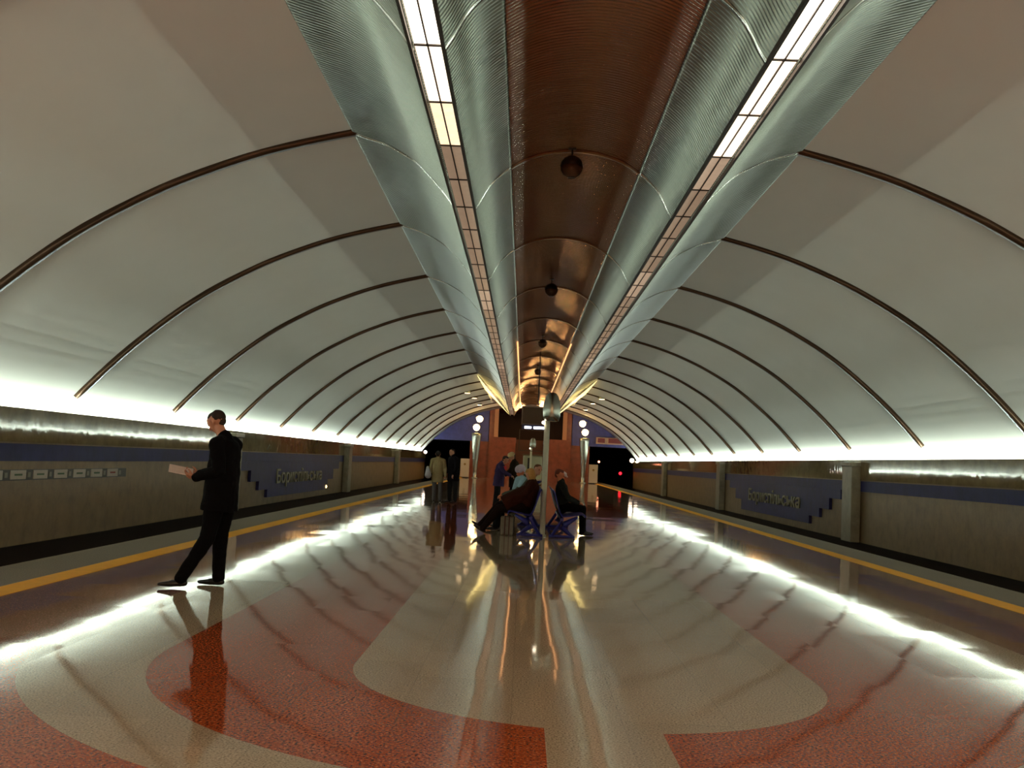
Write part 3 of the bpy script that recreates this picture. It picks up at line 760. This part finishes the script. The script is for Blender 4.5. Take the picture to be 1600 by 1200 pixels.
# 1. man reading, near left, standing in three-quarter back view
F = V(-.96, .28, 0).normalized(); Lt = V(0, 0, 1).cross(F)
m1, h1 = person('man in black coat and black trousers standing and reading a white paper',
    P=(-3.09, 10.92, .93), C=(-3.07, 10.90, 1.46), HD=(-3.20, 10.94, 1.69), F=F,
    arms=[((-3.10, 11.13, 1.20), (-3.37, 11.05, 1.13), V(-.9, -.2, .15), V(.1, -.6, .6)), ((-3.06, 10.68, 1.19), (-3.34, 10.82, 1.11), V(-.9, .25, .1), V(.1, .6, .6))],
    legs=[((-3.10, 11.02, .50), (-3.09, 11.00, .09)), ((-3.17, 10.80, .50), (-3.37, 10.66, .10))],
    fat=1.1, top=cloth('black wool', (9, 8, 10)), pants=cloth('black trouser cloth', (8, 7, 8)), shoe=(12, 10, 10), hair=mat('short brown hair', (46, 36, 28), .8), vox=.0065,
    hem=(-3.11, 10.93, .90), tilt=.68, toes=[(-.98, .1, 0), (-.97, -.25, 0)])
# paper
bm = bmesh.new(); c = V(-3.53, 10.93, 1.165)
u = V(-.24, -.04, .04); w = V(-.05, .17, .07)
vs = [bm.verts.new(c + a * u * .5 + b * w * .5 + V(0, 0, z)) for z in (0, .008) for a, b in ((-1, -1), (1, -1), (1, 1), (-1, 1))]
for q in ((0, 3, 2, 1), (4, 5, 6, 7), (0, 1, 5, 4), (1, 2, 6, 5), (2, 3, 7, 6), (3, 0, 4, 7)): bm.faces.new([vs[i] for i in q])
pp = tag(link('folded_paper', bm, mat('white paper', (225, 205, 195), .7)), 'folded white paper held in the hands of the man at left', 'paper')

# 2. pair at the left, far
person('person in cream jacket and grey jeans with a white bag',
    P=(-2.74, 34.3, .88), C=(-2.74, 34.3, 1.34), HD=(-2.76, 34.3, 1.55), F=(-.1, 1, 0),
    arms=[((-2.50, 34.3, 1.08), (-2.48, 34.15, .86)), ((-2.98, 34.3, 1.08), (-2.99, 34.2, .88))],
    legs=[((-2.63, 34.27, .48), (-2.62, 34.3, .09)), ((-2.83, 34.3, .48), (-2.83, 34.33, .09))],
    top=cloth('cream jacket', (176, 160, 118)), pants=cloth('grey denim', (96, 94, 98)), hair=mat('dark hair', (28, 20, 18), .8), hem=(-2.74, 34.3, .76), fat=1.0)
bm = bmesh.new(); blob(bm, (-3.03, 34.1, .86), (-3.05, 34.1, 1.10), .11, .05, 1.3, V(0, 1, 0))
bm2 = bm; bg = organic('shoulder_bag', bm, mat('white bag', (178, 178, 190), .5), None, .012); tag(bg, 'white bag hanging beside the person in cream jacket', 'bag')
person('tall person in black jacket and black trousers beside the cream jacket',
    P=(-2.22, 34.2, .92), C=(-2.24, 34.2, 1.42), HD=(-2.30, 34.2, 1.63), F=(-.8, -.6, 0),
    arms=[((-2.36, 34.42, 1.16), (-2.42, 34.3, .96)), ((-2.10, 33.98, 1.16), (-2.20, 33.95, .93))],
    legs=[((-2.33, 34.3, .49), (-2.32, 34.33, .09)), ((-2.13, 34.1, .49), (-2.12, 34.1, .09))],
    top=cloth('black down jacket', (20, 17, 22)), pants=cloth('dark grey trousers', (34, 34, 36)), hair=mat('dark hair', (28, 20, 18), .8), hem=(-2.22, 34.2, .82), fat=1.15)
# 3. two standing behind the bench
b3, h3 = person('person in purple blue jacket with a red patch standing with head bowed',
    P=(-.72, 32.1, .86), C=(-.66, 32.1, 1.30), HD=(-.52, 32.05, 1.47), F=(1, .0, 0),
    arms=[((-.55, 31.92, 1.08), (-.36, 31.95, 1.0)), ((-.55, 32.3, 1.08), (-.36, 32.25, 1.0))],
    legs=[((-.72, 32.0, .46), (-.74, 32.0, .09)), ((-.76, 32.2, .46), (-.80, 32.2, .09))],
    top=cloth('purple blue jacket', (58, 50, 84)), pants=cloth('dark grey trousers', (34, 34, 36)), hair=mat('dark hair', (28, 20, 18), .8), hem=(-.71, 32.1, .78), tilt=.5, fat=1.1)
bm = bmesh.new(); box(bm, -.60, -.48, 31.885, 31.93, 1.16, 1.27, bev=.01); link('jacket_patch', bm, mat('red patch', (170, 30, 50), .6), b3)
b4, h4 = person('person in dark olive coat and cream peaked cap facing the purple jacket',
    P=(-.22, 32.6, .92), C=(-.26, 32.6, 1.38), HD=(-.34, 32.58, 1.57), F=(-1, -.1, 0),
    arms=[((-.38, 32.8, 1.14), (-.52, 32.7, 1.0)), ((-.36, 32.4, 1.14), (-.50, 32.45, 1.0))],
    legs=[((-.26, 32.72, .48), (-.20, 32.72, .09)), ((-.30, 32.5, .48), (-.34, 32.48, .09))],
    top=cloth('dark olive coat', (42, 36, 26)), pants=cloth('black trouser cloth', (8, 7, 8)), hair=mat('dark hair', (28, 20, 18), .8), hem=(-.22, 32.6, .76), tilt=.5, fat=1.15)
bm = bmesh.new(); q = h4['HD']; blob(bm, q + h4['hu'] * .05 - h4['fw'] * .02, q + h4['hu'] * .06 + h4['fw'] * .03, .10, .09); blob(bm, q + h4['fw'] * .09 + h4['hu'] * .04, q + h4['fw'] * .15 + h4['hu'] * .02, .06, .05, .25, h4['hu'])
organic('cap', bm, mat('cream cap', (206, 178, 130), .7), b4, .01)
# 4. bench, left side: brown coat, legs stretched out
F = V(-1, -.05, 0)
person('person in long brown coat seated on near bench, legs stretched out',
    P=(.10, 20.85, .56), C=(.21, 20.85, 1.00), HD=(.15, 20.86, 1.19), F=F,
    arms=[((.02, 21.08, .80), (-.24, 21.0, .72)), ((.04, 20.64, .78), (-.22, 20.70, .70))],
    legs=[((-.44, 20.95, .53), (-.78, 20.93, .15)), ((-.42, 20.72, .49), (-.72, 20.70, .11))],
    top=cloth('brown wool coat', (54, 25, 15)), pants=cloth('very dark brown trousers', (30, 17, 13)), shoe=(28, 16, 12), hair=mat('blond hair', (178, 132, 66), .7, var=.2, scale=40), vox=.009, hem=(-.20, 20.85, .56), tilt=.35, look=(-.7, .7, 0), hairlen=.05, fat=1.2,
    toes=[(-.8, 0, .62), (-.86, 0, .5)], wide=1.3)
b5, h5 = person('person in pale grey knitted hat and light blue scarf seated on bench',
    P=(.0, 21.75, .56), C=(.06, 21.75, 1.03), HD=(-.04, 21.72, 1.22), F=(-1, -.3, 0),
    arms=[((-.10, 21.98, .82), (-.34, 21.9, .74)), ((-.10, 21.52, .82), (-.36, 21.6, .74))],
    legs=[((-.44, 21.88, .52), (-.48, 21.88, .10)), ((-.46, 21.65, .52), (-.50, 21.63, .10))],
    top=cloth('grey green jacket', (84, 92, 80)), pants=cloth('dark grey trousers', (34, 34, 36)), skin=mat('ruddy skin', (205, 120, 80), .5), vox=.01, look=(-.75, -.65, 0), tilt=.3, fat=1.1)
bm = bmesh.new(); q = h5['HD']; blob(bm, q + h5['hu'] * .05 - h5['fw'] * .025, q + h5['hu'] * .055 + h5['fw'] * .02, .102, .092)
organic('knitted_hat', bm, mat('pale grey knit', (196, 190, 206), .9, var=.2, scale=90, bump=.4), b5, .009)
bm = bmesh.new(); c = h5['C']; blob(bm, c + V(-.06, -.10, .05), c + V(-.10, .08, .05), .075, .075); blob(bm, c + V(-.10, -.12, .03), c + V(-.17, -.14, -.17), .075, .06, 1.5, V(1, 0, 0)); blob(bm, c + V(-.02, -.17, .03), c + V(-.10, -.22, -.12), .07, .05)
organic('scarf', bm, mat('light blue scarf', (150, 190, 206), .9, var=.2, scale=30), b5, .01, .01)
person('brown haired person in dark coat seated at the far end of bench',
    P=(.02, 22.9, .56), C=(.20, 22.9, 1.08), HD=(.34, 22.85, 1.28), F=(-1, 0, 0),
    arms=[((.04, 23.12, .84), (-.18, 23.05, .72)), ((.04, 22.66, .84), (-.20, 22.7, .72))],
    legs=[((-.40, 23.0, .52), (-.42, 23.0, .10)), ((-.40, 22.78, .52), (-.44, 22.76, .10))],
    top=cloth('dark purple coat', (44, 32, 52)), pants=cloth('black trouser cloth', (8, 7, 8)), hair=mat('brown hair', (110, 66, 34), .7), vox=.012, look=(.5, -.8, 0), tilt=.2)
# 5. bench, right side
b6, h6 = person('red haired person in dark grey jacket seated on right side of bench leaning forward',
    P=(.84, 21.45, .56), C=(.80, 21.45, 1.00), HD=(.76, 21.42, 1.20), F=(1, 0, 0),
    arms=[((.92, 21.2, .74), (1.14, 21.3, .66)), ((.95, 21.68, .74), (1.16, 21.6, .66))],
    legs=[((1.24, 21.3, .54), (1.24, 21.28, .10)), ((1.26, 21.58, .54), (1.28, 21.6, .10))],
    top=cloth('dark grey green jacket', (34, 38, 34)), pants=cloth('black trouser cloth', (8, 7, 8)), hair=mat('auburn hair', (104, 44, 22), .7), vox=.009, tilt=.45, skin=mat('ruddy skin', (205, 120, 80), .5))
bm = bmesh.new(); q = h6['HD']; blob(bm, q + h6['fw'] * .09 + h6['hu'] * .045, q + h6['fw'] * .135 + h6['hu'] * .035, .036, .032, .5, h6['hu']); blob(bm, q + h6['fw'] * .05 + h6['hu'] * .06, q + h6['fw'] * .08 + h6['hu'] * .055, .045, .045)
organic('visor', bm, mat('white visor', (220, 200, 196), .6), b6, .008)
# bag on the floor by the bench
e = empty('floor_bag', (-.25, 20.62, 0), 'grey striped bag standing on the floor under the brown coat', 'bag')
bm = bmesh.new(); box(bm, -.38, -.13, 20.45, 20.75, .0, .36, bev=.03); link('bag_body', bm, mat('grey bag cloth', (120, 112, 96), .8, var=.3, scale=12), e)
bm = bmesh.new(); box(bm, -.30, -.28, 20.43, 20.77, 0, .365); box(bm, -.22, -.20, 20.43, 20.77, 0, .365); link('strap', bm, mat('dark red strap', (70, 26, 24), .7), e)
bm = bmesh.new(); tube(bm, [(-.32, 20.6, .35), (-.29, 20.6, .42), (-.22, 20.6, .42), (-.19, 20.6, .35)], .01, 6); link('handle', bm, M_BLACK, e)
local(e)
